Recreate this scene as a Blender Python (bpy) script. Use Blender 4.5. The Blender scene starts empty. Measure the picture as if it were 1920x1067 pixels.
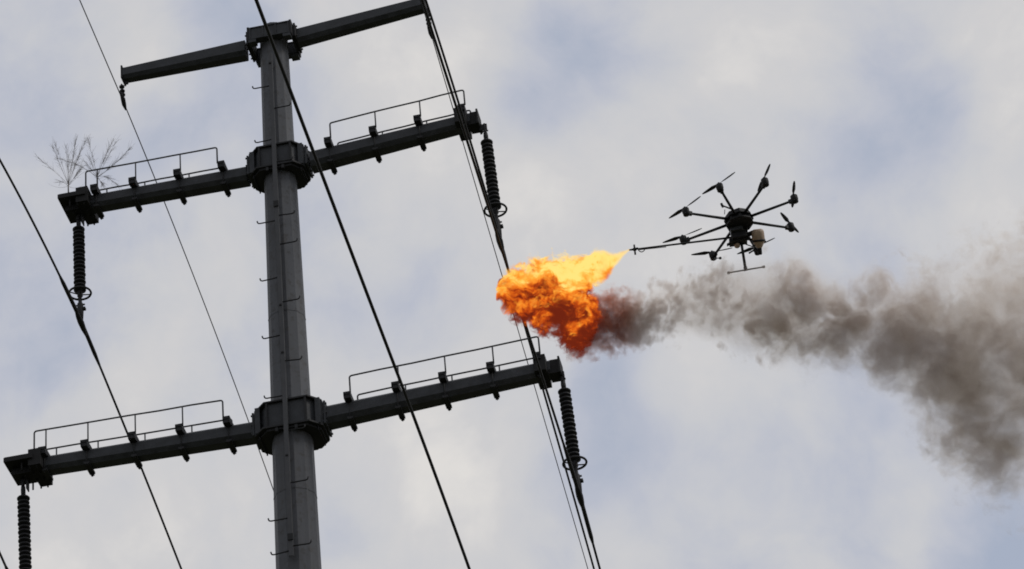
import bpy, bmesh, math, random
from mathutils import Vector, Matrix
random.seed(7)
R = math.radians
scn = bpy.context.scene
# ---------------------------------------------------------------- camera
F, PITCH, ROLL, EYE = 6300.0, R(36), R(5.5), Vector((0, 0, 1.7))      # F: focal length in units of 1/1920 of the frame width
fw = Vector((0, math.cos(PITCH), math.sin(PITCH)))
rt = Vector((1, 0, 0)); up = rt.cross(fw)
CR = rt*math.cos(ROLL) - up*math.sin(ROLL)
CU = rt*math.sin(ROLL) + up*math.cos(ROLL)
cd = bpy.data.cameras.new('camera'); co = bpy.data.objects.new('camera', cd)
scn.collection.objects.link(co)
cd.sensor_width = 36; cd.lens = F/1920*36; cd.clip_start = .5; cd.clip_end = 5000
co.matrix_world = Matrix.Translation(EYE) @ Matrix((CR, CU, -fw)).transposed().to_4x4()
scn.camera = co

def ray(x, y):
    return (fw + CR*((x-960)/F) - CU*((y-533.5)/F)).normalized()
def on_plane(x, y, P, n):
    d = ray(x, y); return EYE + d*((P-EYE).dot(n)/d.dot(n))

# ---------------------------------------------------------------- render / exposure
scn.view_settings.view_transform = 'Standard'; scn.view_settings.look = 'None'
scn.view_settings.gamma = 1; scn.view_settings.exposure = 0
scn.render.engine = 'CYCLES'
cy = scn.cycles
cy.use_denoising = True
cy.volume_bounces = 2; cy.max_bounces = 6; cy.diffuse_bounces = 3; cy.transparent_max_bounces = 16
cy.volume_max_steps = 512
cy.filter_width = 1.8; cy.use_adaptive_sampling = False

# ---------------------------------------------------------------- node helper
class NT:
    def __init__(s, tree): s.t = tree; tree.nodes.clear()
    def n(s, typ, **k):
        nd = s.t.nodes.new(typ)
        for a, v in k.items(): setattr(nd, a, v)
        return nd
    def put(s, sock, v):
        if isinstance(v, bpy.types.NodeSocket): s.t.links.new(v, sock)
        elif isinstance(v, bpy.types.Node): s.t.links.new(v.outputs[0], sock)
        elif v is not None: sock.default_value = v
    def m(s, op, a, b=None, c=None, clamp=False):
        nd = s.n('ShaderNodeMath', operation=op, use_clamp=clamp)
        for i, v in enumerate((a, b, c)): s.put(nd.inputs[i], v)
        return nd.outputs[0]
    def v(s, op, a, b=None, scale=None):
        nd = s.n('ShaderNodeVectorMath', operation=op)
        s.put(nd.inputs[0], a); s.put(nd.inputs[1], b)
        if scale is not None: s.put(nd.inputs['Scale'], scale)
        return nd.outputs['Value' if op in ('LENGTH', 'DISTANCE', 'DOT_PRODUCT') else 'Vector']
    def noise(s, vec, scale, detail=3, rough=.5, color=False):
        nd = s.n('ShaderNodeTexNoise'); s.put(nd.inputs['Vector'], vec)
        s.put(nd.inputs['Scale'], scale); nd.inputs['Detail'].default_value = detail; nd.inputs['Roughness'].default_value = rough
        return nd.outputs['Color' if color else 'Fac']
    def mr(s, v, a, b, c=0., d=1., smooth=True):
        nd = s.n('ShaderNodeMapRange', interpolation_type='SMOOTHSTEP' if smooth else 'LINEAR')
        for i, x in enumerate((v, a, b, c, d)): s.put(nd.inputs[i], x)
        return nd.outputs[0]
    def ramp(s, v, stops, interp='LINEAR'):
        nd = s.n('ShaderNodeValToRGB'); nd.color_ramp.interpolation = interp; s.put(nd.inputs[0], v)
        e = nd.color_ramp.elements
        for i, (p, c) in enumerate(stops):
            el = e[i] if i < 2 else e.new(p)
            el.position = p; el.color = (*c, 1)
        return nd.outputs[0]
    def mix(s, f, a, b):
        nd = s.n('ShaderNodeMix', data_type='RGBA'); s.put(nd.inputs[0], f)
        for i, v in ((6, a), (7, b)): s.put(nd.inputs[i], (*v, 1) if isinstance(v, tuple) else v)
        return nd.outputs[2]
    def curve(s, x, pts, x0, x1, y0, y1):
        'a function given by points, evaluated at x'
        nd = s.n('ShaderNodeFloatCurve')
        u = s.m('DIVIDE', s.m('SUBTRACT', x, float(x0)), float(x1-x0), clamp=True)
        s.put(nd.inputs['Value'], u); c = nd.mapping.curves[0]
        q = [((a-x0)/(x1-x0), (b-y0)/(y1-y0)) for a, b in pts]
        for i, (a, b) in enumerate(q):
            if i < 2: c.points[i].location = (a, b)
            else: c.points.new(a, b)
        nd.mapping.update()
        return s.m('MULTIPLY_ADD', nd.outputs[0], float(y1-y0), float(y0))

# ---------------------------------------------------------------- sky and sun
SUN_EL, SUN_AZ = R(42), R(100)          # azimuth clockwise from +Y
w = bpy.data.worlds.new('World'); scn.world = w; w.use_nodes = True
t = NT(w.node_tree)
sky = t.n('ShaderNodeTexSky', sky_type='NISHITA', sun_disc=False, sun_elevation=SUN_EL, sun_rotation=SUN_AZ)
D0 = t.n('ShaderNodeTexCoord').outputs['Generated']
wob = t.v('SUBTRACT', t.noise(D0, 9, 3, .55, True), (.5, .5, .5))
D1 = t.v('ADD', D0, t.v('SCALE', wob, scale=.055))
# cloud cover: 0 = thin (blue shows through), 1 = brightest cloud; bodies of cloud and gaps at their own directions
cover = t.mr(t.noise(D0, 14, 5, .5), .32, .68, .35, .74, False)
cover = t.m('ADD', cover, t.mr(t.noise(D1, 38, 5, .58), .3, .7, -.15, .15, False))
for x, y, r, amp in ((430,30,130,-.42),(350,200,110,-.30),(110,400,230,-.20),(50,640,170,-.38),(1065,100,150,-.52),(985,240,95,-.40),
                     (1230,40,120,-.15),(1705,250,150,-.30),(1740,190,70,-.12),(1660,300,70,-.1),(1660,70,110,-.25),(1590,330,90,-.12),(1140,715,110,-.32),(1190,690,60,-.1),(1120,850,110,-.32),
                     (650,930,120,-.32),(1230,980,220,-.16),(1580,880,160,-.14),(1840,1010,140,-.62),(60,80,180,-.14),(1900,960,80,-.2),(300,830,130,-.15),(560,560,130,-.12),
                     (860,150,200,.38),(680,60,120,.1),(260,70,150,.22),(840,850,220,.36),(1780,60,120,.2),(1500,140,170,.22),(1330,270,140,.2),
                     (180,930,170,.24),(1690,900,130,.32),(1900,180,120,.3),(1040,400,160,.25),(420,600,130,.12),(1240,600,150,.2),(400,480,130,.1),(1330,760,200,.24)):
    d = ray(x, y)
    g = t.mr(t.v('DISTANCE', D1, tuple(d)), 0., r*1.5/F, amp*.85, 0.)
    cover = t.m('ADD', cover, g)
cloud = t.ramp(cover, ((0., (4.0,4.5,5.6)), (1., (7.3,7.1,6.9)), (.3, (4.9,5.15,5.95)), (.55, (5.75,5.82,6.12)), (.75, (6.2,6.15,6.25))))
skymix = t.mix(t.mr(cover, 0., .45, .93, 1.), sky.outputs[0], cloud)
bg = t.n('ShaderNodeBackground'); t.put(bg.inputs[0], skymix); bg.inputs[1].default_value = .1
t.put(t.n('ShaderNodeOutputWorld').inputs[0], bg)
sl = bpy.data.lights.new('sun', 'SUN'); sl.energy = 1.3; sl.angle = R(18); sl.color = (1, .96, .9)
so = bpy.data.objects.new('sun', sl); scn.collection.objects.link(so)
so.rotation_euler = (R(90)-SUN_EL, 0, math.pi-SUN_AZ)

# ---------------------------------------------------------------- materials
def pmat(name, col, rough=.6, metal=0., var=.25, scale=6., bump=0., streak=False, grime=None, spec=.25):
    m = bpy.data.materials.new(name); m.use_nodes = True; k = NT(m.node_tree)
    b = k.n('ShaderNodeBsdfPrincipled'); b.inputs['Specular IOR Level'].default_value = spec; tc = k.n('ShaderNodeTexCoord').outputs['Object']
    v = k.v('MULTIPLY', tc, (1, 1, .12)) if streak else tc
    n1 = k.noise(v, scale, 5, .6)
    f = k.mr(n1, .3, .7, 1-var, 1+var, False)
    c = k.v('SCALE', col, scale=f)
    if grime: c = k.mix(k.mr(k.noise(tc, scale*2.3, 4, .65), .50, .66, 0, .8), c, grime)
    k.put(b.inputs['Base Color'], c); b.inputs['Metallic'].default_value = metal
    k.put(b.inputs['Roughness'], k.mr(n1, .3, .7, rough-.1, rough+.1, False))
    if bump:
        bp = k.n('ShaderNodeBump'); bp.inputs['Strength'].default_value = bump; bp.inputs['Distance'].default_value = .01
        k.put(bp.inputs['Height'], k.noise(tc, scale*6, 4)); k.put(b.inputs['Normal'], bp)
    k.put(k.n('ShaderNodeOutputMaterial').inputs[0], b)
    return m
M = dict(
    pole=pmat('galvanised_pole', (.074,.078,.088), .6, .1, .3, 4.5, .1, True, (.055,.054,.055)),
    steel=pmat('weathered_steel', (.037,.040,.046), .65, .05, .4, 7, .2),
    dark=pmat('dark_steel', (.018,.0185,.021), .7, 0, .3, 9),
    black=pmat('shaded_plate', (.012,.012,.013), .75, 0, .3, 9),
    rail=pmat('rail_steel', (.06,.062,.068), .6, .1, .2, 5),
    shed=pmat('silicone_sheds', (.012,.0125,.015), .6, 0, .2, 12),
    wire=pmat('cable', (.022,.0225,.025), .75, 0, .1, 2),
    tape=pmat('black_plastic', (.010,.0105,.012), .6, 0, .2, 20),
    carbon=pmat('carbon_tube', (.012,.0125,.014), .55, 0, .2, 30),
    alloy=pmat('alloy', (.09,.095,.11), .4, .4, .2, 30),
    tank=pmat('tan_plastic_tank', (.36,.27,.2), .5, 0, .18, 14),
    white=pmat('white_cap', (.7,.68,.64), .5, 0, .05, 10),
    twig=pmat('dry_twig', (.26,.24,.23), .85, 0, .3, 25),
    concrete=pmat('concrete', (.3,.29,.27), .85, 0, .2, 3, .3),
    ground=pmat('field', (.075,.08,.045), .95, 0, .45, .35, .3, False, (.1,.08,.055)),
)

# ---------------------------------------------------------------- mesh helpers
class MB:
    def __init__(s): s.v = []; s.f = []; s.sm = []
    def add(s, vs, fs, smooth=False):
        o = len(s.v); s.v += [tuple(p) for p in vs]; s.f += [tuple(i+o for i in f) for f in fs]; s.sm += [smooth]*len(fs); return s
    def box(s, c, h, ax=None, taper=None):
        'box at c with half sizes h along the axes ax; taper scales the +x end'
        X, Y, Z = ax or (Vector((1,0,0)), Vector((0,1,0)), Vector((0,0,1))); c = Vector(c); vs = []
        for i in (-1, 1):
            k = taper if (taper and i == 1) else 1
            for j, l in ((-1,-1),(1,-1),(1,1),(-1,1)): vs.append(c + X*(i*h[0]) + Y*(j*h[1]*k) + Z*(l*h[2]*k))
        return s.add(vs, ((3,2,1,0),(4,5,6,7),(0,1,5,4),(1,2,6,5),(2,3,7,6),(3,0,4,7)))
    def tube(s, pts, r, n=8, caps=True, flat=False):
        pts = [Vector(p) for p in pts]; rr = r if isinstance(r, (list, tuple)) else [r]*len(pts)
        vs = []; ref = None
        for i, p in enumerate(pts):
            a = pts[max(i-1, 0)]; b = pts[min(i+1, len(pts)-1)]; d = (b-a).normalized()
            if ref is None:
                ref = d.orthogonal().normalized()
            ref = (ref - d*ref.dot(d)).normalized(); q = d.cross(ref)
            for k in range(n):
                an = 2*math.pi*k/n; vs.append(p + (ref*math.cos(an) + q*math.sin(an))*rr[i])
        fs = [(i*n+k, i*n+(k+1)%n, (i+1)*n+(k+1)%n, (i+1)*n+k) for i in range(len(pts)-1) for k in range(n)]
        s.add(vs, fs, not flat)
        if caps:
            o = len(s.v)-len(vs); m = len(pts)-1
            s.f += [tuple(o+k for k in reversed(range(n))), tuple(o+m*n+k for k in range(n))]; s.sm += [False, False]
        return s
    def lathe(s, prof, o, ax, n=14, smooth=True, phase=0):
        'profile [(dist along ax, radius)] from point o'
        o = Vector(o); ax = Vector(ax).normalized(); u = ax.orthogonal().normalized()
        if abs(ax.z) > .8: u = (Vector((1,0,0)) - ax*ax.x).normalized()
        w_ = ax.cross(u); vs = []
        for d, r in prof:
            for k in range(n):
                an = 2*math.pi*k/n+phase; vs.append(o + ax*d + (u*math.cos(an) + w_*math.sin(an))*r)
        m = len(prof)
        fs = [(i*n+k, i*n+(k+1)%n, (i+1)*n+(k+1)%n, (i+1)*n+k) for i in range(m-1) for k in range(n)]
        s.add(vs, fs, smooth); q = len(s.v)-len(vs)
        s.f += [tuple(q+k for k in reversed(range(n))), tuple(q+(m-1)*n+k for k in range(n))]; s.sm += [False, False]
        return s
    def torus(s, c, Rr, r, nrm=(0,0,1), n=40, k=8):
        c = Vector(c); nrm = Vector(nrm).normalized(); u = nrm.orthogonal().normalized(); v = nrm.cross(u); vs = []
        for i in range(n):
            a = 2*math.pi*i/n; e = u*math.cos(a)+v*math.sin(a)
            for j in range(k):
                b = 2*math.pi*j/k; vs.append(c + e*(Rr+r*math.cos(b)) + nrm*(r*math.sin(b)))
        fs = [(i*k+j, ((i+1)%n)*k+j, ((i+1)%n)*k+(j+1)%k, i*k+(j+1)%k) for i in range(n) for j in range(k)]
        return s.add(vs, fs, True)
    def prism(s, poly, z0, z1):
        n = len(poly)
        vs = [(x, y, z0) for x, y in poly] + [(x, y, z1) for x, y in poly]
        return s.add(vs, [tuple(reversed(range(n))), tuple(range(n, 2*n))] + [(k, (k+1)%n, n+(k+1)%n, n+k) for k in range(n)])
    def build(s, name, mat, parent=None, bevel=0):
        me = bpy.data.meshes.new(name); me.from_pydata(s.v, [], s.f)
        me.polygons.foreach_set('use_smooth', s.sm)
        bm = bmesh.new(); bm.from_mesh(me); bmesh.ops.recalc_face_normals(bm, faces=bm.faces); bm.to_mesh(me); bm.free()
        me.materials.append(M[mat] if isinstance(mat, str) else mat)
        o = bpy.data.objects.new(name, me); scn.collection.objects.link(o); o.parent = parent
        if bevel:
            b = o.modifiers.new('edge', 'BEVEL'); b.width = bevel; b.segments = 2; b.limit_method = 'ANGLE'
        return o
def tag(o, label=None, cat=None, group=None, kind=None):
    for k, v in (('label', label), ('category', cat), ('group', group), ('kind', kind)):
        if v: o[k] = v
    return o
def empty(name, mw, label, cat, group=None):
    o = bpy.data.objects.new(name, None); scn.collection.objects.link(o); o.matrix_world = mw; o.empty_display_size = .2
    return tag(o, label, cat, group)

# ---------------------------------------------------------------- ground
g = MB()
N = 24
for i in range(N+1):
    for j in range(N+1):
        x = (i-N/2)/(N/2); y = (j-N/2)/(N/2)
        X = math.copysign(abs(x)**2.2, x)*2500; Y = math.copysign(abs(y)**2.2, y)*2500
        g.v.append((X, Y+30, -.001*0 + (-.6 if max(abs(X), abs(Y)) > 80 else 0)*random.random()))
g.f = [(i*(N+1)+j, (i+1)*(N+1)+j, (i+1)*(N+1)+j+1, i*(N+1)+j+1) for i in range(N) for j in range(N)]; g.sm = [True]*len(g.f)
tag(g.build('ground', 'ground'), kind='structure')

# ---------------------------------------------------------------- tower frame of reference
D = 50.0; TH = R(8)
AX = Vector((math.cos(TH), -math.sin(TH), 0)); BX = Vector((math.sin(TH), math.cos(TH), 0))
T0 = EYE + ray(525, 320)*D; T0.z = 0
TM = Matrix.Translation(T0) @ Matrix.Rotation(-TH, 4, 'Z')
u = 1/126.0
def loc(P): d = P-T0; return Vector((d.dot(AX), d.dot(BX), P.z))
def at(x, y, b=0.): return loc(on_plane(x, y, T0 + BX*b, BX))          # picture point on the plane at depth b along the line
def side(x, y, a): return loc(on_plane(x, y, T0 + AX*a, AX))           # picture point on the plane at a along the arms
def zat(y, x=535): return at(x, y).z

tower = empty('power_pylon', TM, 'tall grey steel monopole power pylon with three dark crossarms', 'pylon')
tag(MB().prism([(1.1*math.cos(k*math.pi/4+.39), 1.1*math.sin(k*math.pi/4+.39)) for k in range(8)], -.6, .35).build('footing', 'concrete', tower, .03))
# pole: twelve-sided tapered shaft
zt = at(513, 58).z; z1, r1 = zat(120, 516), 27.5*u; z2, r2 = zat(1050, 557), 39.0*u
def pr(z): return r1 + (r2-r1)*(z-z1)/(z2-z1)
zs = [.35, zat(1000)-2, zat(800, 548), zat(320, 525), zt]
pole = MB().lathe([(z-.35, pr(z)) for z in zs], (0, 0, .35), (0,0,1), 12, False, math.pi/12).build('pole', 'pole', tower)
for z in (zat(935, 552), zat(600,538)):
    MB().lathe([(-.012, pr(z)+.004), (.012, pr(z)+.004)], (0,0,z), (0,0,1), 12, False, math.pi/12).build('weld_seam', 'pole', pole)
# guide rail standing off the front of the pole
def rb(z): return -(pr(z)+.105)
rz0, rz1 = zat(1075), zat(120)
rail = MB()
zz = [rz0+(rz1-rz0)*i/6 for i in range(7)]
for a0, a1, b0, b1 in ((-.030, .030, -.004, .004), (-.030,-.022,.004,.045), (.022,.030,.004,.045)):
    for i in range(6):
        za, zb = zz[i], zz[i+1]
        vs = [(a, rb(z)+b, z) for z in (za, zb) for a, b in ((a0,b0),(a1,b0),(a1,b1),(a0,b1))]
        rail.add(vs, ((3,2,1,0),(4,5,6,7),(0,1,5,4),(1,2,6,5),(2,3,7,6),(3,0,4,7)))
rail_o = rail.build('guide_rail', 'rail', tower)
for y in (140, 405, 600, 690, 885, 1037):
    z = zat(y); MB().box((0, -(pr(z)+rb(z)*-1)/2, z), (.018, abs(-rb(z)-pr(z))/2+.02, .012)).build('standoff', 'dark', rail_o)
for y in (408, 1040):
    z = zat(y); MB().box((0, rb(z)-.012, z), (.038, .012, .05)).build('splice_clamp', 'dark', rail_o)
# climbing bolts, alternately to each side, tips bent up
for sgn, L, ys in ((-1, .285, (155, 257, 412, 520, 630, 745, 978, 1040)), (1, .265, (199, 301, 403, 458, 568, 680, 812, 912, 1032))):
    for y in ys:
        z = at(520, y, -.35).z; b = rb(z)+.02; l = L*(1+random.uniform(-.04,.04)); dz = random.uniform(-.012,.012)
        x0 = sgn*.02
        pts = [(x0, b, z), (sgn*(l-.03), b, z-.01+dz), (sgn*(l-.006), b, z-.004+dz), (sgn*(l+.006), b, z+.012+dz), (sgn*(l+.012), b, z+.04+dz)]
        MB().tube(pts, .0105, 6).build('step_bolt', 'dark', tower)

# hubs ---------------------------------------------------------------
def octo(hx, hy, cx, cyy): return [(-hx+cx,-hy),(hx-cx,-hy),(hx,-hy+cyy),(hx,hy-cyy),(hx-cx,hy),(-hx+cx,hy),(-hx,hy-cyy),(-hx,-hy+cyy)]
def hub(z, hx, hy, h):
    cx, cyy = hx*.34, hy*.5
    o = MB().prism(octo(hx*.93, hy*.93, cx, cyy), z-h+.012, z+h-.012).build('collar', 'steel', tower)
    f = MB(); f.prism(octo(hx*1.02, hy*1.05, cx, cyy), z+h-.012, z+h+.012); f.prism(octo(hx*1.06, hy*1.1, cx, cyy), z-h-.014, z-h+.012)
    f.prism(octo(hx*.98, hy*1.0, cx*1.1, cyy*1.1), z-h-.05, z-h-.014)
    for a in (-hx*.3, 0, hx*.3):
        for sy in (-1, 1): f.box((a, sy*hy*1.0, z-h-.06), (.02, .03, .03))
    for k in range(9):
        for sx in (-1, 1):
            f.tube([(sx*hx*.9, -hy*.6+k*hy*.15, z-h-.085), (sx*hx*.9, -hy*.6+k*hy*.15, z-h+.03)], .013, 6)
    f.build('flange', 'dark', o)
    for a in (-hx*.60, hx*.60):
        for sy in (-1, 1): MB().box((a, sy*(hy*.93+.012), z), (.014, .022, h-.014)).build('stiffener', 'dark', o)
    for sx in (-1, 1):                                     # bolted plates carrying the arms
        p = MB()
        p.box((sx*(hx*.93), 0, z), (.035, hy*.78, h*.985))
        p.box((sx*(hx*1.02), 0, z), (.014, .21, h*.93)); p.box((sx*(hx*1.02+.04), 0, z), (.014, .19, h*.88))
        for yy in (-.17, -.06, .06, .17):
            for zc in (-h*.7, 0, h*.7): p.tube([(sx*(hx*.98-.04), yy, z+zc), (sx*(hx*.98+.09), yy, z+zc)], .016, 6)
        p.build('arm_flange', 'steel', o)
    return o
hm = at(525, 313).z; hl = at(548, 797).z; ht = at(513, 80).z
hub(hm, .395, .30, .195)
hub(hl, .465, .335, .215)
# the pole-top clamp: two beams front and back of the shaft
o = MB()
for sy in (-1, 1):
    o.box((0, sy*.25, ht), (.305, .05, .105))
    o.box((0, sy*.25, ht+.105), (.32, .065, .008)); o.box((0, sy*.25, ht-.108), (.32, .065, .008))
    for sx in (-1, 1): o.box((sx*.27, sy*.25, ht-.145), (.06, .06, .03))
    for a in (-.3, -.1, .1, .3): o.box((a, sy*.306, ht), (.01, .008, .095))
top = o.build('pole_top_clamp', 'steel', tower)
for sx in (-1, 1):
    o = MB(); o.box((sx*.33, 0, ht), (.016, .31, .13)); o.box((sx*.37, 0, ht), (.014, .22, .125))
    for yy in (-.17, -.06, .06, .17):
        for zc in (-.09, .09): o.tube([(sx*.32, yy, ht+zc), (sx*.41, yy, ht+zc)], .015, 6)
    o.build('arm_flange', 'dark', top)
MB().prism([(.20*math.cos(k*math.pi/6), .20*math.sin(k*math.pi/6)) for k in range(12)], zt, zt+.012).build('cap_plate', 'dark', top)

# crossarms ----------------------------------------------------------
def arm(name, sgn, root, tip, hr, ht_, label=None):
    'root / tip: picture points of the section centre; hr/ht_: (half height, half depth) at root and tip'
    Pr, Pt = at(*root), at(*tip)
    me = MB(); vs = []
    ch = .22
    for P, (h, d) in ((Pr, hr), (Pt, ht_)):
        c = min(h, d)*ch*2
        for b, z in ((-d, -h+c), (-d+c, -h), (d-c, -h), (d, -h+c), (d, h-c), (d-c, h), (-d+c, h), (-d, h-c)): vs.append((P.x, b, P.z+z))
    me.add(vs, [tuple(range(8)), tuple(range(8, 16))] + [(k, (k+1)%8, 8+(k+1)%8, 8+k) for k in range(8)])
    o = me.build(name, 'steel', tower)
    if label: o['label'] = label
    return o, Pr, Pt
def beamz(P0, P1, a): f = (a-P0.x)/(P1.x-P0.x); return P0.z+(P1.z-P0.z)*f, f
def fittings(o, sgn, Pr, Pt, hr, ht_, xs, hrail, big_end, y_front_end=None):
    'walkway brackets at the picture columns xs, two handrails, end plates'
    S = 31*u
    for i, x in enumerate(xs):
        # bracket where the front end of the member shows at picture column x
        a = at(x, root_y(Pr, Pt, x), 0).x + .0
        a = side_a(x, Pr, Pt, -S)
        z, f = beamz(Pr, Pt, a); h = hr[0]+(ht_[0]-hr[0])*f
        wdt = .05
        b = MB()
        end = (abs(a) > abs(Pt.x)-.45)
        b.box((a, 0, z+h+.022), (wdt, S+.03, .02))                    # channel over the beam
        b.box((a-wdt*.9, 0, z+h+.003), (.006, S+.03, .038)); b.box((a+wdt*.9, 0, z+h+.003), (.006, S+.03, .038))
        b.box((a, 0, z-h-.02), (wdt*.8, S*.62, .016))                 # strap under the beam
        for sy in (-1, 1):
            b.box((a, sy*(S-.03), z+h-.005), (wdt, .05, .055))
            b.tube([(a, sy*S*.58, z-h-.075), (a, sy*S*.58, z+h+.03)], .012, 6)
            b.box((a, sy*S*.58, z-h-.042), (.024, .024, .012))
        b.build('bracket', 'dark', o)
    # handrails
    for sy in (-1, 1):
        h0, h1, hh = hrail
        a0 = side_a(h0, Pr, Pt, -S); a1 = side_a(h1, Pr, Pt, -S)
        z0, f0 = beamz(Pr, Pt, a0); z1_, f1 = beamz(Pr, Pt, a1)
        e0 = hr[0]+(ht_[0]-hr[0])*f0; e1 = hr[0]+(ht_[0]-hr[0])*f1
        zb0, zb1 = z0+e0+.03, z1_+e1+.03; s = 1 if a1 > a0 else -1; c = .035; b = sy*S
        zt0, zt1 = z0+e0+hh, z1_+e1+hh
        r = MB()
        path = [(a0, b, zb0), (a0, b, zt0-c)]
        for k in range(1, 5):
            an = k/5*math.pi/2; path.append((a0+s*c*(1-math.cos(an)), b, zt0-c+c*math.sin(an)))
        path.append((a0+s*c*1.2, b, zt0))
        nseg = 6
        for k in range(1, nseg):                                     # a slightly uneven pipe
            f = k/nseg; path.append((a0+(a1-a0)*f, b+random.uniform(-.004,.004), zt0+(zt1-zt0)*f+random.uniform(-.005,.005)))
        path.append((a1-s*c*1.2, b, zt1))
        for k in range(1, 5):
            an = k/5*math.pi/2; path.append((a1-s*c+s*c*math.sin(an), b, zt1-c*(1-math.cos(an))))
        path += [(a1, b, zt1-c), (a1, b, zb1)]
        r.tube(path, .0125, 7)
        rl = r.build('handrail', 'rail', o)
        for x in xs:
            a = side_a(x, Pr, Pt, -S)+.055
            if min(abs(a-a0), abs(a-a1)) < .12: continue
            z, f = beamz(Pr, Pt, a); e = hr[0]+(ht_[0]-hr[0])*f; q = (a-a0)/(a1-a0)
            MB().tube([(a, b, z+e+.02), (a, b, zt0+(zt1-zt0)*q)], .012, 6).build('post', 'rail', rl)
def root_y(P0, P1, x): return 0
def side_a(x, Pr, Pt, b):
    'a such that the beam point (a, b, z(a)) shows at picture column x'
    lo, hi = -8., 8.
    for _ in range(40):
        m = (lo+hi)/2; z, f = beamz(Pr, Pt, m)
        P = T0 + AX*m + BX*b + Vector((0,0,z)); d = P-EYE
        if 960 + F*d.dot(CR)/d.dot(fw) < x: lo = m
        else: hi = m
    return (lo+hi)/2
def end_fitting(o, sgn, Pt, h, d, ext):
    e = MB(); a = Pt.x
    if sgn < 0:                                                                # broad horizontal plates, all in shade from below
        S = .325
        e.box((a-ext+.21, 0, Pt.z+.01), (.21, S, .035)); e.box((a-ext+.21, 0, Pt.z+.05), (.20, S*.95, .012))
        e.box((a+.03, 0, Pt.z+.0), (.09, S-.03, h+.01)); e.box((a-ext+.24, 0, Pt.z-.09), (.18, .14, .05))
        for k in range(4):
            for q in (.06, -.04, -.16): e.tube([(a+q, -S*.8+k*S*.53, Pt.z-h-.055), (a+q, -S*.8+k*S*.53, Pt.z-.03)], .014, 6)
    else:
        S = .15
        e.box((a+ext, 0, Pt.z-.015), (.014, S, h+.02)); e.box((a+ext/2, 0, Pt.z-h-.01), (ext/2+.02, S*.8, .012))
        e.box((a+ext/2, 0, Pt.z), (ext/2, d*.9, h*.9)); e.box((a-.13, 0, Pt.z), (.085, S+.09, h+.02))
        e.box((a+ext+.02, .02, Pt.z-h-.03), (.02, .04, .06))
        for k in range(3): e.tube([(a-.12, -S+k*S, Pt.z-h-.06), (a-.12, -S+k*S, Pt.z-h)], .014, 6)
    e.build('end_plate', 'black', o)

a_tl, *_q = arm('crossarm', -1, (462, 95), (232, 142), (.150, .135), (.112, .105)); tlP = _q
end = MB(); P = _q[1]; end.box((P.x-.005, 0, P.z), (.012, .112, .12)); end.box((P.x+.04, 0, P.z-.13), (.03, .012, .05)); end.build('end_plate', 'dark', a_tl)
a_tr, *_q = arm('crossarm', 1, (560, 72), (797, 9), (.142, .125), (.115, .11)); trP = _q
end = MB(); P = _q[1]; end.box((P.x+.005, 0, P.z), (.012, .115, .125)); end.box((P.x+.02, 0, P.z-.14), (.03, .012, .05)); end.build('end_plate', 'dark', a_tr)
for o_, (P0, P1), hh in ((a_tl, tlP, .11), (a_tr, trP, .11)):
    for f in (.28, .52, .78):
        b = MB(); q = P0.lerp(P1, f); b.tube([(q.x, -.02, q.z+hh*.8), (q.x, -.02, q.z+hh+.03)], .012, 6)
        b.build('lug', 'dark', o_)
HR, HT = (.145, .135), (.115, .125)
a_ml, P0, P1 = arm('crossarm', -1, (466, 331), (160, 386), (.128, .14), (.118, .13)); mlP = (P0, P1)
fittings(a_ml, -1, P0, P1, (.128,.14), (.118,.13), (176, 248, 332, 415), (161, 408, .33), True); end_fitting(a_ml, -1, P1, .125, .13, .33)
a_mr, P0, P1 = arm('crossarm', 1, (585, 305), (884, 229), (.142, .155), (.118, .125)); mrP = (P0, P1)
fittings(a_mr, 1, P0, P1, (.142,.155), (.118,.125), (615, 699, 783, 866), (621, 873, .315), True); end_fitting(a_mr, 1, P1, .11, .12, .11)
a_ll, P0, P1 = arm('crossarm', -1, (478, 812), (72, 877), (.135, .145), (.118, .13)); llP = (P0, P1)
fittings(a_ll, -1, P0, P1, (.135,.145), (.118,.13), (79, 158, 247, 336, 425), (64, 419, .34), True); end_fitting(a_ll, -1, P1, .125, .13, .41)
a_lr, P0, P1 = arm('crossarm', 1, (612, 785), (1034, 694), (.15, .155), (.12, .125)); lrP = (P0, P1)
fittings(a_lr, 1, P0, P1, (.15,.155), (.12,.125), (652, 742, 830, 920, 1008), (658, 1014, .315), True); end_fitting(a_lr, 1, P1, .11, .12, .13)

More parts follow.
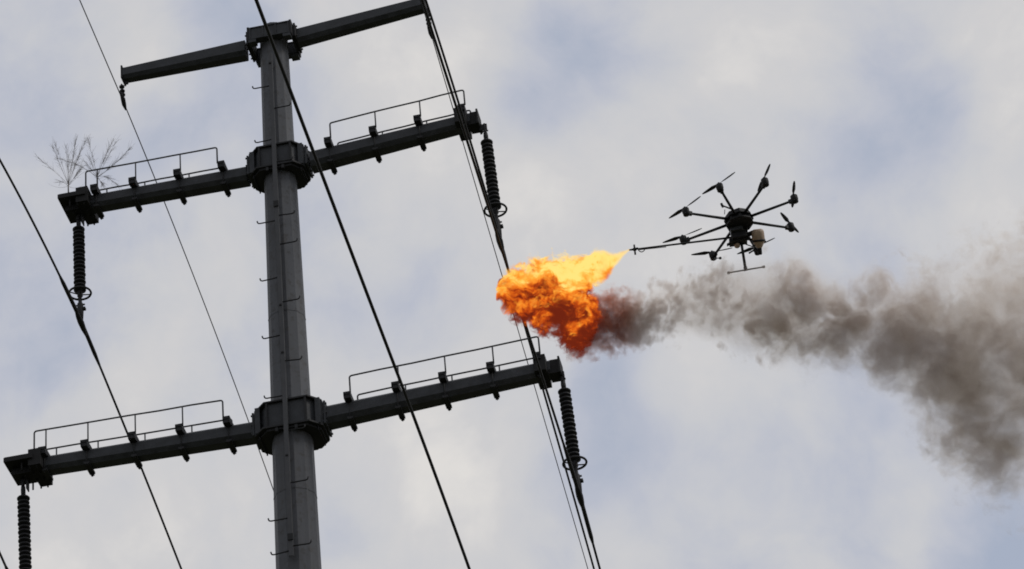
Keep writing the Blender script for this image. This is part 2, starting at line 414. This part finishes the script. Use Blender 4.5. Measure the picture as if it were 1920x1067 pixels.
# ---------------------------------------------------------------- insulator strings
def insulator(top, bot, label, s0=.115, s1=.735, nshed=17, plate=False):
    Pa, Pb = at(*top), at(*bot)
    e = empty('insulator_string', TM @ Matrix.Translation(Pa), label, 'insulator', 'insulator strings hanging from the crossarm ends')
    ax = (Pb-Pa); L = ax.length; ax.normalize(); O = Vector((0,0,0))
    prof = [(0, .022)]; z0, z1_ = L*s0, L*s1; st = (z1_-z0)/nshed
    for i in range(nshed):
        z = z0+i*st; r = .092 if i % 2 == 0 else .086
        prof += [(z, .036), (z+st*.30, r*.93), (z+st*.42, r), (z+st*.62, r), (z+st*.72, r*.9), (z+st*.95, .040)]
    prof.append((z1_, .03))
    MB().lathe(prof[1:], O, ax, 16).build('sheds', 'shed', e)
    h = MB()
    h.tube([O-ax*.09, ax*(L*s0*.45)], .017, 8); h.lathe([(L*s0*.35, .03), (L*s0*.6, .036), (L*s0*1.03, .034)], O, ax, 10)
    h.tube([ax*(L*s0*.2)+Vector((-.045,0,0)), ax*(L*s0*.2)+Vector((.045,0,0))], .014, 6)
    h.box(ax*(-.03), (.035,.012,.05)); h.box(ax*(L*s0*.28), (.014,.04,.03))
    if plate: h.box((.06, .03, -.06), (.008, .055, .085))
    h.build('hanger', 'dark', e)
    zr = L*(s1+.012)
    rg = MB().torus(ax*zr, .160, .0165, ax)
    for k in range(2):
        an = k*math.pi/2+.5; q = Vector((math.cos(an), math.sin(an), 0))
        rg.tube([ax*zr-q*.16, ax*(zr+.03), ax*zr+q*.16], .010, 6)
    rg.build('corona_ring', 'dark', e)
    c = MB()
    c.lathe([(z1_-.02, .04), (z1_+.08, .043), (z1_+.10, .026), (z1_+.2, .03), (z1_+.22,.045), (L*.93,.05), (L, .042)], O, ax, 10)
    c.box(ax*(L*.90)+Vector((.03,0,0)), (.05,.03,.018)); c.tube([ax*(L*.86)+Vector((-.07,0,0)), ax*(L*.86)+Vector((.07,0,0))], .014, 6)
    c.build('yoke', 'dark', e)
    # clamp shoe along the conductor
    sh = MB(); Q = ax*L
    sh.tube([Q+Vector((0,-.22,.02)), Q+Vector((0,-.1,-.01)), Q+Vector((0,.02,-.03)), Q+Vector((0,.14,-.06)), Q+Vector((0,.27,-.09))], [.022,.04,.048,.04,.02], 8)
    sh.build('clamp', 'dark', e)
    return Pb
cl_ml = insulator((147, 405), (151, 600), 'insulator string hanging below the bush-topped middle arm', plate=True)
cl_mr = insulator((909, 241), (936, 447), 'insulator string hanging just above the flame')
cl_lr = insulator((1054, 706), (1086, 925), 'insulator string on the lowest arm, below the flame')
cl_ll = insulator((43, 902), (50, 1150), 'insulator string cut off by the bottom of the photo', s0=.12, s1=.80, nshed=21, plate=True)
def suspension(top, bot, label):
    Pa, Pb = at(*top), at(*bot); e = empty('earth_wire_clamp', TM @ Matrix.Translation(Pa), label, 'wire clamp', 'small clamps at the top arm tips')
    ax = Pb-Pa; L = ax.length; ax.normalize()
    k = MB().tube([(0,0,0), ax*L], .015, 6)
    for f in (.15, .4, .62): k.lathe([(L*f-.02, .02), (L*f-.008, .042), (L*f+.012, .042), (L*f+.024, .02)], (0,0,0), ax, 10)
    k.build('link', 'dark', e)
    MB().tube([ax*(L*.8)+Vector((0,-.12,.02)), ax*(L*.86), ax*L+Vector((0,.05,-.03)), ax*L+Vector((0,.14,-.06))], [.014,.036,.034,.014], 8).build('clamp', 'dark', e)
    return Pb
ck_l = suspension((228, 158), (231, 190), 'small dark clamp at the tip of the left top arm')
ck_r = suspension((801, 24), (806, 56), 'small dark clamp at the tip of the right top arm')

# ---------------------------------------------------------------- cables
def quad(pts):
    'least-squares z = c0 + c1 b + c2 b^2'
    import numpy as np
    b = np.array([p.y for p in pts]); z = np.array([p.z for p in pts])
    k = 2 if len(pts) > 3 else 1
    return list(np.polyfit(b, z, k))[::-1] + [0]*(2-k)
def cable(label, near, far, clamp, r, rods=None, group='conductors and earth wires of the line', frame=None):
    '''near / far: picture points on the line's vertical plane, on the camera's side of the clamp and beyond it'''
    a = clamp.x
    def run(pts, s):
        P = [side(x, y, a) for x, y in pts]
        # slope at the clamp and curvature, pinned to the clamp
        b = [p.y-clamp.y for p in P]; z = [p.z-clamp.z for p in P]
        # solve z = m b + q b^2
        if len(b) > 1:
            S2 = sum(x*x for x in b); S3 = sum(x**3 for x in b); S4 = sum(x**4 for x in b)
            t1 = sum(x*y for x, y in zip(b, z)); t2 = sum(x*x*y for x, y in zip(b, z)); de = S2*S4-S3*S3
            m, q = (t1*S4-t2*S3)/de, (S2*t2-S3*t1)/de
            if len(b) < 3: m, q = t1/S2, 0
        else: m, q = z[0]/b[0], 0
        bm = max(abs(x) for x in b); bm = max(bm*1.15, 3)
        out = []
        n = 26
        for i in range(1, n+1):
            x = bm*i/n; X = s*x; out.append((a, clamp.y+X, clamp.z+m*X+q*X*X))
        sl = m+2*q*s*bm; z = out[-1][2]                      # straight on, with a slight sag, well past the frame
        for i in range(1, 16):
            x = i*4.; X = s*x
            zz_ = z + sl*X + .0012*x*x
            if zz_ < 5: break
            out.append((a, clamp.y+s*bm+X, zz_))
        return out
    A_ = run(near, -1); B_ = run(far, 1)
    pts = list(reversed(A_)) + [tuple(clamp)] + B_
    o = MB().tube([Vector(p)-clamp for p in pts], r, 8).build('power_cable', 'wire')
    o.matrix_world = TM @ Matrix.Translation(clamp); tag(o, label, 'power cable', group)
    if rods:
        path = [p for p in pts if -rods[0] <= p[1]-clamp.y <= rods[1]]
        MB().tube([Vector(p)-clamp for p in path], [r*1.1]+[r*1.75]*(len(path)-2)+[r*1.1], 8).build('armour_rod', 'wire', o)
    return o
cable('thick cable through the ring below the bush-topped arm', [(120,530),(75,445),(0,300)], [(190,693),(260,865),(340,1067)], cl_ml, .0175, (1.0, .95))
cable('thin wire from the left top arm tip down behind the pole', [(190,88),(148,0)], [(300,362),(375,545),(460,775),(515,925)], ck_l, .0085)
cable('thin pale wire from the right top arm tip, passing the flame', [(797,30),(790,5)], [(835,150),(867,251),(889,338),(938,505),(964,600),(1001,723),(1102,1064)], ck_r, .0075)
cable('thick cable clamped just above the flame and entering it', [(904,338),(878,251),(846,150),(805,20)], [(950,500),(984,610),(1016,722),(1065,895),(1113,1064)], cl_mr, .0165, (.8, .9))
cable('thick cable clamped under the lowest right arm', [(1058,842),(1023,722),(987,610),(929,430),(897,338),(871,251),(841,150)], [(1124,1064)], cl_lr, .0165, (1.1, 1.0))
cable('thick cable crossing the bottom left corner of the photo', [(14,1067),(0,1040)], [(72,1200),(104,1275)], cl_ll, .0175, (1.0, .9))
# cable of a second circuit, strung nearer than the tower
Pn = EYE + (on_plane(745, 700, T0 + BX*0, BX)-EYE)*.86; aN = loc(Pn).x
cN = side(745, 700, aN)
cable('thick cable crossing in front of the pole and both right arms', [(680,530),(610,350),(530,120),(478,0)], [(790,820),(840,955),(880,1067)], cN, .0205)

# ---------------------------------------------------------------- dry bushes on the middle left arm
def bush(root, stems, label, rseed):
    rnd = random.Random(rseed); P = at(*root, -.12)
    e = empty('dry_bush', TM @ Matrix.Translation(P), label, 'bush', 'dry bushes growing on the crossarm end')
    tr = MB()
    tr.tube([(0,.01,-.15), (0,0,0), (.005,0,.05)], [.013,.011,.009], 6); tr.build('stem', 'twig', e)
    tw = MB(); fine = MB()
    for (x, y, wgt, via) in stems:
        Q = at(x, y, -.12)-P; Q.y = rnd.uniform(-.18,.18); S = Vector((0,0,.04))
        V = (at(*via, -.12)-P) if via else S.lerp(Q, .5)+Vector((rnd.uniform(-.02,.02), rnd.uniform(-.05,.05), rnd.uniform(0,.02)))
        pts = [S*(1-f)**2 + V*(2*f*(1-f)) + Q*f*f for f in [k/7 for k in range(8)]]
        tw.tube(pts, [.0042*wgt*(1-.75*k/7) for k in range(8)], 5)
        for k in range(int(44*wgt)):
            f = rnd.uniform(.3, .97); i = int(f*7); p = pts[i].lerp(pts[i+1], f*7-i); d = (pts[i+1]-pts[i]).normalized()
            q = p + d*rnd.uniform(.05,.16) + Vector((rnd.gauss(0,.034), rnd.gauss(0,.04), rnd.gauss(.004,.03)))
            fine.tube([p, p.lerp(q,.5)+Vector((rnd.gauss(0,.004),0,.004)), q], [.0014,.0012,.0008], 4)
    for _ in range(9):                                              # stray bent shoots
        a0 = rnd.uniform(-1.35, 1.35); l = rnd.uniform(.15,.5); q = Vector((math.sin(a0)*l, rnd.uniform(-.2,.2), .04+abs(math.cos(a0))*l))
        mid = q*.5+Vector((rnd.gauss(0,.07), rnd.gauss(0,.05), rnd.gauss(.02,.05)))
        tw.tube([mid*(2*f*(1-f))+q*f*f for f in [k/6 for k in range(7)]], [.0022*(1-.7*k/6) for k in range(7)], 4)
    tw.build('branch', 'twig', e); fine.build('foliage', 'twig', e)
bush((128,349), [(74,302,.6,None),(92,262,.9,None),(104,270,.6,None),(118,262,.6,None),(128,285,.6,None),(139,258,.7,None),(146,262,.6,None),(162,258,1.,(135,325)),(158,254,.5,None),(152,318,.8,(140,335)),(108,335,.4,None)],
     'dry bush growing at the very end of the middle crossarm', 3)
bush((182,336), [(162,254,.9,(176,300)),(212,256,1.1,None),(216,264,.6,None),(251,288,1.3,(205,320)),(111,306,.9,(150,306)),(216,338,.8,(195,324)),(198,358,1.,(190,340)),(172,303,.5,None),(155,298,.5,None)],
     'dry bush beside the bracket, under the handrail start', 5)

# ---------------------------------------------------------------- drone
q_ = side(965, 560, cl_lr.x); Pc = T0 + AX*q_.x + BX*q_.y; Pc.z = q_.z
DZ = (Pc-EYE).dot(fw) - .62                         # depth of the cable where the flame meets it
s_ = DZ/F                                     # metres per picture unit there
def cam_pt(x, y, w_=0.): return EYE + (fw + CR*((x-960)/F) - CU*((y-533.5)/F))*(DZ + w_*s_)
RR = 112.32
ua = (CR*-41.02 + CU*57.39 + fw*-87.4).normalized(); vb = (CR*103.0 + CU*38.34 + fw*-23.2).normalized()
nn = ua.cross(vb).normalized()
if nn.z < 0: nn = -nn
vb = nn.cross(ua)
flip = 1 if vb.dot(CR*103.0 + CU*38.34 + fw*-23.2) > 0 else -1
WD = 25.
DC = cam_pt(1385, 411.3, WD)
DMx = Matrix.Translation(DC) @ Matrix((ua, vb, nn)).transposed().to_4x4()
drone = empty('drone', DMx, 'black eight-armed drone flying with a long nozzle boom', 'drone')
def dl(x, y, w_=0.):
    'picture point at depth offset w_ (picture units) from the drone centre -> drone coordinates'
    d = cam_pt(x, y, WD+w_)-DC; return Vector((d.dot(ua), d.dot(vb), d.dot(nn)))
k_ = s_
def ring8(r, ph=0): return [(r*math.cos(ph+i*math.pi/4)*k_, r*math.sin(ph+i*math.pi/4)*k_) for i in range(8)]
b = MB(); b.prism(ring8(28.5, .39), -3*k_, 1*k_); b.prism(ring8(26, .39), 1*k_, 8*k_); b.prism(ring8(14,.39), 8*k_, 12*k_); b.prism(ring8(24,.39), -10*k_, -3*k_); b.prism(ring8(27,.39), -13*k_, -10*k_)
body = b.build('body', 'tape', drone, .004)
b = MB(); b.lathe([(0, 6*k_), (5*k_, 6*k_), (7*k_, 3*k_)], (4*k_, -3*k_, 12*k_), (0,0,1), 12); b.build('gps_puck', 'white', body)
for i in range(8):
    b = MB(); an = (i+.5)*math.pi/4; b.box((25*k_*math.cos(an)*.93, 25*k_*math.sin(an)*.93, -6*k_), (2*k_, 2*k_, 3*k_))
    b.build('arm_clamp', 'carbon', body)
blade_dir = {0:(125,-85), 1:(47,-130), 2:(-5,-130), 3:(-95,-90), 4:(-115,50), 5:(-150,25), 6:(150,-55), 7:(130,-92)}
for i in range(8):
    an = i*math.pi/4*flip; e = Vector((math.cos(an), math.sin(an), 0)); tng = Vector((-e.y, e.x, 0))
    arm_o = MB().tube([e*(18*k_)+Vector((0,0,-3*k_)), e*(RR*k_)+Vector((0,0,-3*k_))], [2.9*k_, 2.3*k_], 10).build('arm', 'carbon', drone)
    mt = e*(RR*k_)
    m_ = MB(); m_.lathe([(-10*k_, 3.5*k_), (-8*k_, 6.2*k_), (-3*k_, 6.4*k_), (-2*k_, 7*k_), (6*k_, 7*k_), (7.5*k_, 5*k_), (9.5*k_, 2.2*k_)], mt, (0,0,1), 14)
    m_.box(mt-e*(7*k_)-Vector((0,0,3*k_)), (5*k_, 3.2*k_, 3.4*k_), (e, tng, Vector((0,0,1))))
    m_.build('motor', 'tape', arm_o)
    dx, dy = blade_dir[i]
    # direction in the rotor plane whose picture direction is (dx, dy)
    def im(vv): q = ua*vv.x + vb*vv.y; return q.dot(CR), -q.dot(CU)
    e1, e2 = im(Vector((1,0,0))), im(Vector((0,1,0))); det = e1[0]*e2[1]-e2[0]*e1[1]
    p = (dx*e2[1]-e2[0]*dy)/det; q = (e1[0]*dy-dx*e1[1])/det
    dirv = Vector((p, q, 0)).normalized(); per = Vector((-dirv.y, dirv.x, 0)); L = 40*k_
    pb = MB(); O = mt+Vector((0,0,9*k_))
    for s in (-1, 1):
        st = [(0.04, 1.2, 0), (.15, 2.2, .55), (.35, 3.9, .42), (.6, 3.4, .3), (.85, 2.5, .2), (1, 1.2, .12)]
        vs = []
        for f, c, tw_ in st:
            for cc, th in ((-1,0),(0,.35),(1,0),(0,-.35)):
                off = per*(s*cc*c*k_*math.cos(tw_)) + Vector((0,0,1))*(cc*c*k_*math.sin(tw_)+th*k_ + f*f*1.5*k_)
                vs.append(O + dirv*(s*L*f) + off)
        fs = [(j*4+k, j*4+(k+1)%4, j*4+4+(k+1)%4, j*4+4+k) for j in range(5) for k in range(4)] + [(0,1,2,3),(20,21,22,23)]
        pb.add(vs, fs, True)
    pb.lathe([(-1*k_, 2.4*k_), (1.5*k_, 2.4*k_), (3*k_, 1.2*k_)], O, (0,0,1), 10)
    pb.build('propeller', 'carbon', arm_o)
    if i == 5:
        MB().tube([mt+Vector((0,0,-6*k_)), dl(1350.5, 484)], 1.0*k_, 6).lathe([(-2.6*k_,.8*k_),(-1.5*k_,2.6*k_),(1.5*k_,2.6*k_),(2.6*k_,.8*k_)], dl(1350.5,484), (0,0,1), 10).build('antenna', 'tape', arm_o)
    if i == 0:
        q = e*(40*k_)+Vector((0,0,-3*k_)); MB().tube([q, dl(1353, 385)], 1.6*k_, 6).box(dl(1354,385), (4.5*k_, 2*k_, 2.5*k_)).tube([dl(1359,393), dl(1358.5,402)], .7*k_, 6).build('antenna', 'tape', arm_o)
# payload block under the body
Zn = Vector((0,0,1))
c0 = dl(1384, 449)
ft = (dl(1300, 459)-dl(1384, 449)); ft.z = 0; ft.normalize(); sd = Zn.cross(ft)
b = MB(); b.box(dl(1386, 446), (14*k_, 12*k_, 6*k_), (ft, sd, Zn)); b.box(dl(1384, 453), (17*k_, 9*k_, 3.2*k_), (ft, sd, Zn)); b.box(dl(1391,441), (8*k_,7*k_,5*k_), (ft, sd, Zn))
for (x, y) in ((1378,431),(1392,430),(1400,434)): b.tube([dl(x,y-10), dl(x+2,y+16)], 1.5*k_, 6)
b.box(dl(1368,457), (6*k_, 3*k_, 1.6*k_), ((ft+Zn*-.4).normalized(), sd, Zn))
b.build('payload_block', 'tape', drone, .003)
b = MB(); b.box(dl(1381, 433), (12*k_, 10*k_, 4*k_), (ft, sd, Zn)); b.build('battery_tray', 'alloy', drone, .003)
b = MB(); b.lathe([(-5*k_,3*k_),(-3*k_,5.5*k_),(3*k_,5.5*k_)], dl(1382, 460), Zn, 12); b.build('camera_dome', 'tank', drone)
# tank behind the body
tp, tb_ = dl(1420, 431), dl(1424, 466)
ax_ = (tp-tb_).normalized()
h = (tp-tb_).length
tk = MB().lathe([(0, 4*k_), (h*.12, 7*k_), (h*.3, 10.5*k_), (h*.5, 12.3*k_), (h*.85, 12*k_), (h*.97, 11*k_), (h*1.04, 7*k_)], tb_, ax_, 20).build('fuel_tank', 'tank', drone)
b = MB().lathe([(h*.36, 12.7*k_), (h*.36+4*k_, 12.9*k_)], tb_, ax_, 20); b.tube([dl(1392,449,2), dl(1412,449,2)], 2*k_, 6); b.build('strap', 'tape', tk)
b = MB().lathe([(-12*k_, 3*k_), (-10*k_, 4.2*k_), (-1*k_, 4.5*k_), (2*k_, 5*k_)], tb_, ax_, 12); b.tube([dl(1424,470), dl(1414,469), dl(1404,475)], 1.7*k_, 6); b.build('valve', 'tape', tk)
MB().tube([dl(1400,441,5), dl(1412,436,8)], 4.6*k_, 8).build('tank_mount', 'tape', drone)
MB().tube([dl(1424,462), dl(1436,452,3), dl(1410,462,-5), dl(1398,458)], 1.1*k_, 6).build('fuel_hose', 'tape', drone)
# landing gear, T shaped
lg = MB().tube([dl(1390,455), dl(1398,506)], [2.6*k_, 2.9*k_], 8).build('landing_leg', 'carbon', drone)
b = MB(); A_, B_ = dl(1366,511.5,-4), dl(1432,500.5,4); b.tube([A_, B_], 1.5*k_, 8); 
for q in (A_, B_): b.tube([q-(B_-A_)*.035, q+(B_-A_)*.035], 2.5*k_, 8)
b.tube([dl(1397,500), dl(1399,508)], 3.6*k_, 8)
b.build('skid', 'carbon', lg)
# boom and nozzle
P0, P1 = dl(1383, 444, 4), dl(1190, 467.5, -18)
bm_ = MB().tube([P0, P1], [2.1*k_, 1.6*k_], 8).build('nozzle_boom', 'carbon', drone)
dv = (P1-P0).normalized()
upv = dl(1190, 450, -18)-P1; upv = (upv-dv*upv.dot(dv)).normalized(); sv = dv.cross(upv)
b = MB(); b.tube([P1, P1+dv*(11*k_)], [2.4*k_, 1.3*k_], 8)
b.tube([P1+upv*(9*k_), P1-upv*(10.5*k_)], 1.7*k_, 6); b.tube([P1+sv*(8*k_), P1-sv*(8*k_)], 1.7*k_, 6); b.lathe([(-3*k_,3*k_),(3*k_,3*k_)], P1, dv, 10)
b.tube([P1-dv*4*k_, P1-dv*4*k_+upv*3*k_], 3*k_, 8)
b.build('nozzle', 'tape', bm_)
b = MB(); lp = [P1-dv*((6+14*f)*k_) - upv*(math.sin(f*math.pi)**.6*6.5*k_) for f in [i/9 for i in range(10)]]
b.tube(lp, .9*k_, 6); b.tube([P1-dv*(8*k_)-upv*2*k_, P1-dv*(60*k_)-upv*2.8*k_], .8*k_, 5); b.build('igniter_lead', 'tape', bm_)

# ---------------------------------------------------------------- flame and smoke: volumes inside lumpy hulls
def frame_at(x, y, w_=0.):
    return Matrix.Translation(cam_pt(x, y, w_)) @ Matrix((CR, CU, -fw)).transposed().to_4x4()
def interp(pts, x):
    if x <= pts[0][0]: return pts[0][1:]
    for p, q in zip(pts, pts[1:]):
        if x <= q[0]:
            f = (x-p[0])/(q[0]-p[0]); return tuple(a+(b_-a)*f for a, b_ in zip(p[1:], q[1:]))
    return pts[-1][1:]
def hull(name, prof, ox, oy, grow, depth, mat, n=20, step=12, w_=0.):
    'closed tube-like hull; prof rows: x, top y, bottom y (picture units around ox, oy)'
    m = MB(); vs = []; xs = []
    x = prof[0][0]
    while x < prof[-1][0]: xs.append(x); x += step
    xs.append(prof[-1][0]); rnd = random.Random(4)
    for x in xs:
        tp_, bt = interp(prof, x); c = -((tp_+bt)/2-oy); h_ = max((bt-tp_)/2, 1)*grow
        for k in range(n):
            an = 2*math.pi*k/n; j = 1+rnd.uniform(-.03,.03)
            vs.append(((x-ox)*s_, (c+h_*math.sin(an)*j)*s_, h_*depth*math.cos(an)*j*s_))
    N_ = len(xs)
    fs = [(i*n+k, i*n+(k+1)%n, (i+1)*n+(k+1)%n, (i+1)*n+k) for i in range(N_-1) for k in range(n)] + [tuple(range(n)), tuple((N_-1)*n+k for k in range(n))]
    m.add(vs, fs, True); o = m.build(name, mat); o.matrix_world = frame_at(ox, oy, w_); return o
def vol_mat(name):
    m = bpy.data.materials.new(name); m.use_nodes = True; k = NT(m.node_tree)
    out = k.n('ShaderNodeOutputMaterial')
    tr = k.n('ShaderNodeBsdfTransparent'); rgb = k.n('ShaderNodeRGB'); rgb.outputs[0].default_value = (1,1,1,1)
    k.put(tr.inputs[0], rgb.outputs[0]); k.put(out.inputs['Surface'], tr)
    P_ = k.v('SCALE', k.n('ShaderNodeTexCoord').outputs['Object'], scale=1/s_)     # object space, in picture units
    return m, k, out, P_

# flame ---- jet from the nozzle widening to a fireball
FX, FY = 1060, 560
fl_top = [(930,512,556),(945,500,585),(965,496,600),(1000,489,614),(1040,481,632),(1065,477,652),(1090,474,656),(1115,471,655),(1135,470,640),(1150,468,620),(1165,466,600),(1180,467,474)]
fm, k, out, P_ = vol_mat('fire')
wv = k.v('SUBTRACT', k.noise(P_, 1/55, 3, .6, True), (.5,.5,.5))
s0 = k.n('ShaderNodeSeparateXYZ'); k.put(s0.inputs[0], P_); calm = k.mr(s0.outputs[0], 1075.-FX, 1175.-FX, 1., .22)
W_ = k.v('ADD', P_, k.v('SCALE', wv, scale=k.m('MULTIPLY', calm, 50.)))
sx = k.n('ShaderNodeSeparateXYZ'); k.put(sx.inputs[0], W_); X_, Y_, Z_ = sx.outputs
def shape(k, X_, Y_, Z_, prof, ox, oy, zr, y0, y1):
    x0, x1 = prof[0][0]-ox, prof[-1][0]-ox
    c = k.curve(X_, [(p[0]-ox, oy-(p[1]+p[2])/2) for p in prof], x0, x1, y0, y1)
    h = k.curve(X_, [(p[0]-ox, (p[2]-p[1])/2) for p in prof], x0, x1, 0, 250)
    dy = k.m('DIVIDE', k.m('SUBTRACT', Y_, c), h); dz = k.m('DIVIDE', Z_, k.m('MULTIPLY', h, zr))
    return k.m('SQRT', k.m('ADD', k.m('MULTIPLY', dy, dy), k.m('MULTIPLY', dz, dz))), dy, h
jet = [(932,515,560),(960,503,575),(1000,493,580),(1040,486,575),(1080,479,560),(1110,474,545),(1135,471,525),(1155,470,500),(1170,468,482),(1182,466,472)]
ball = [(938,545,575),(960,535,600),(1000,520,612),(1040,515,632),(1070,520,652),(1100,530,655),(1125,545,642),(1145,560,625),(1175,585,612)]
dj, dyj, _h = shape(k, X_, Y_, Z_, jet, FX, FY, .95, -120, 120)
db, dyb, _h2 = shape(k, X_, Y_, Z_, ball, FX, FY, 1., -120, 120)
endL = k.mr(X_, 928.-FX, 945.-FX, 1.2, 0.); 
endB = k.mr(X_, 1085.-FX, 1180.-FX, 0., 1.5)
sj = k.m('SUBTRACT', k.m('SUBTRACT', k.mr(X_, 1110.-FX, 1150.-FX, 1., 1.12), dj), endL)
sb_ = k.m('SUBTRACT', k.m('SUBTRACT', k.m('SUBTRACT', 1., db), endB), endL)
sh_ = k.m('SMOOTH_MAX', sj, sb_, .15)
n1 = k.noise(k.v('MULTIPLY', W_, (.62, 1., 1.)), 1/24, 5, .62); n2 = k.noise(W_, 1/9, 3, .6)
e_ = k.m('MULTIPLY_ADD', calm, k.m('ADD', k.m('MULTIPLY', k.m('SUBTRACT', n1, .5), 3.0), k.m('MULTIPLY', k.m('SUBTRACT', n2, .5), 1.3)), sh_)
dens = k.m('MULTIPLY', k.mr(e_, .0, .9), k.mr(X_, 1105.-FX, 1165.-FX, 20., 6.))      # per picture unit x 1/s_ below
dens = k.m('MULTIPLY', dens, .026/s_)
# temperature: hot along the jet, cooler in the folds, lower and trailing parts
hot = k.m('ADD', k.m('MULTIPLY', k.m('ADD', Y_, -2.), 1/120.), k.m('MULTIPLY', k.m('MULTIPLY', k.mr(X_, 1085.-FX, 1150.-FX, 0., -.7), k.mr(Y_, 40., -20., 0., 1.)), 1.))
tmp = k.m('ADD', k.m('ADD', .38, hot), k.m('ADD', k.m('MULTIPLY', k.m('SUBTRACT', k.noise(k.v('MULTIPLY', W_, (.7, 1., 1.)), 1/40, 4, .58), .5), 4.0), k.m('MULTIPLY', k.m('SUBTRACT', n2, .5), 1.15)))
tmp = k.m('ADD', tmp, k.mr(X_, 940.-FX, 1010.-FX, -.16, 0.))
tmp = k.m('ADD', tmp, k.m('MULTIPLY', k.mr(X_, 1070.-FX, 1170.-FX, 0., .3), k.mr(Y_, 35., 60., 0., .35)))
col = k.ramp(tmp, ((0., (.16,.018,.006)), (1., (1.15,.80,.22)), (.16, (.40,.04,.006)), (.34, (.80,.14,.010)), (.52, (1.0,.27,.022)), (.70, (1.05,.42,.045)), (.88, (1.1,.62,.10))))
em = k.n('ShaderNodeEmission'); k.put(em.inputs[0], col); k.put(em.inputs[1], dens)
ab = k.n('ShaderNodeVolumeAbsorption'); ab.inputs[0].default_value = (0,0,0,1); k.put(ab.inputs[1], dens)
ad = k.n('ShaderNodeAddShader'); k.put(ad.inputs[0], em); k.put(ad.inputs[1], ab); k.put(out.inputs['Volume'], ad)
fm.cycles.volume_step_rate = .082
fl = hull('flame', fl_top, FX, FY, 1.28, .7, fm)
tag(fl, 'orange and yellow flame blown from the drone nozzle at the cable', 'flame')

# smoke ---- plume drifting away behind the flame
SX, SY = 1500, 620
sm_prof = [(1060,590,668),(1100,560,668),(1140,545,664),(1190,545,650),(1230,530,640),(1300,508,640),(1350,498,648),(1400,492,668),(1450,482,684),(1500,476,698),(1550,500,704),(1600,510,706),(1650,505,718),(1700,490,775),(1750,486,850),(1800,478,900),(1850,455,922),(1920,435,940),(2000,420,955),(2150,400,985),(2300,400,1000),(2450,420,1000)]
smm, k, out, P_ = vol_mat('smoke')
wv = k.v('SUBTRACT', k.noise(P_, 1/110, 4, .6, True), (.5,.5,.5))
s0 = k.n('ShaderNodeSeparateXYZ'); k.put(s0.inputs[0], P_); XR = s0.outputs[0]
W_ = k.v('ADD', P_, k.v('SCALE', wv, scale=k.mr(XR, 1150.-SX, 1650.-SX, 34., 110.)))
sx = k.n('ShaderNodeSeparateXYZ'); k.put(sx.inputs[0], W_); X_, Y_, Z_ = sx.outputs
ds, _a, _b = shape(k, X_, Y_, Z_, sm_prof, SX, SY, .5, -350, 350)
fs_ = k.curve(X_, [(1060-SX,.55),(1250-SX,.6),(1450-SX,.85),(1700-SX,1.),(2450-SX,1.)], 1060-SX, 2450-SX, 0, 1)
nf = k.mr(XR, 1180.-SX, 1520.-SX, 0., 1.)
n1 = k.m('ADD', k.m('MULTIPLY', k.noise(W_, 1/66, 6, .58), nf), k.m('MULTIPLY', k.noise(W_, 1/26, 5, .6), k.m('SUBTRACT', 1., nf)))
n2 = k.noise(W_, 1/18, 5, .65)
e_ = k.m('ADD', k.m('SUBTRACT', k.mr(XR, 1190.-SX, 1320.-SX, 1.12, .86), ds), k.m('ADD', k.m('MULTIPLY', k.m('SUBTRACT', n1, .5), 3.6), k.m('MULTIPLY', k.m('SUBTRACT', n2, .5), 2.5)))
for x, y, r, am in ((1335,522,55,.55),(1300,600,60,-.3),(1490,535,60,.6),(1405,570,50,-.4),(1700,665,80,.75),(1790,690,90,.45),(1430,640,60,.55),(1580,580,80,.4),(1540,650,50,.2),(1750,560,110,.25),(1640,560,80,.25),(1800,800,100,.3),(1880,560,80,-.2),(1880,730,80,-.35),(1140,600,80,.75),(1185,610,45,.5),(1085,645,40,.5),(1230,590,60,.3),(1850,850,80,.4),(1650,700,50,.3),(1565,480,60,-.5)):
    e_ = k.m('ADD', e_, k.mr(k.v('DISTANCE', W_, (x-SX, SY-y, 0)), 0., float(r)*1.4, am, 0.))
tail = k.mr(XR, 2060.-SX, 2400.-SX, 1., 0.)
thick = k.curve(X_, [(1060-SX,1.),(1200-SX,.85),(1450-SX,.72),(1600-SX,.55),(1750-SX,.37),(2450-SX,.30)], 1060-SX, 2450-SX, 0, 1)
bil = k.m('ABSOLUTE', k.m('SUBTRACT', k.noise(W_, k.m('DIVIDE', 1., k.mr(XR, 1200.-SX, 1600.-SX, 24., 52.)), 3, .5), .5))
e_ = k.m('ADD', e_, k.m('MULTIPLY', k.m('SUBTRACT', bil, .10), 4.6))
veil = k.m('MULTIPLY', k.mr(ds, 1.1, .6, 0., .42), k.mr(n1, .32, .54, .25, 1.))
dens = k.m('MULTIPLY', k.m('MULTIPLY', k.m('ADD', k.mr(k.m('ADD', e_, k.mr(XR, 1650.-SX, 1850.-SX, 0., .22)), 0., 1.15), veil), k.m('MULTIPLY', thick, tail)), .050/s_)
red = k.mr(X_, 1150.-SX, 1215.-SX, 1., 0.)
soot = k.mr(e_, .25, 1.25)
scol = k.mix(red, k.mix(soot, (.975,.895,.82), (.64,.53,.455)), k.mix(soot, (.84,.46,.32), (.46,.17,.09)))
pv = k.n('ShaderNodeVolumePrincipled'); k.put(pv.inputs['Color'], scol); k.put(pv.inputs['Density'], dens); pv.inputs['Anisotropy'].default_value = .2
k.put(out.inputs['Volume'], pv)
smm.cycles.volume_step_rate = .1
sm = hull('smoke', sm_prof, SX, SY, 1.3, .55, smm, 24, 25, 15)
tag(sm, 'brown grey smoke plume trailing from the flame', 'smoke', kind='stuff')
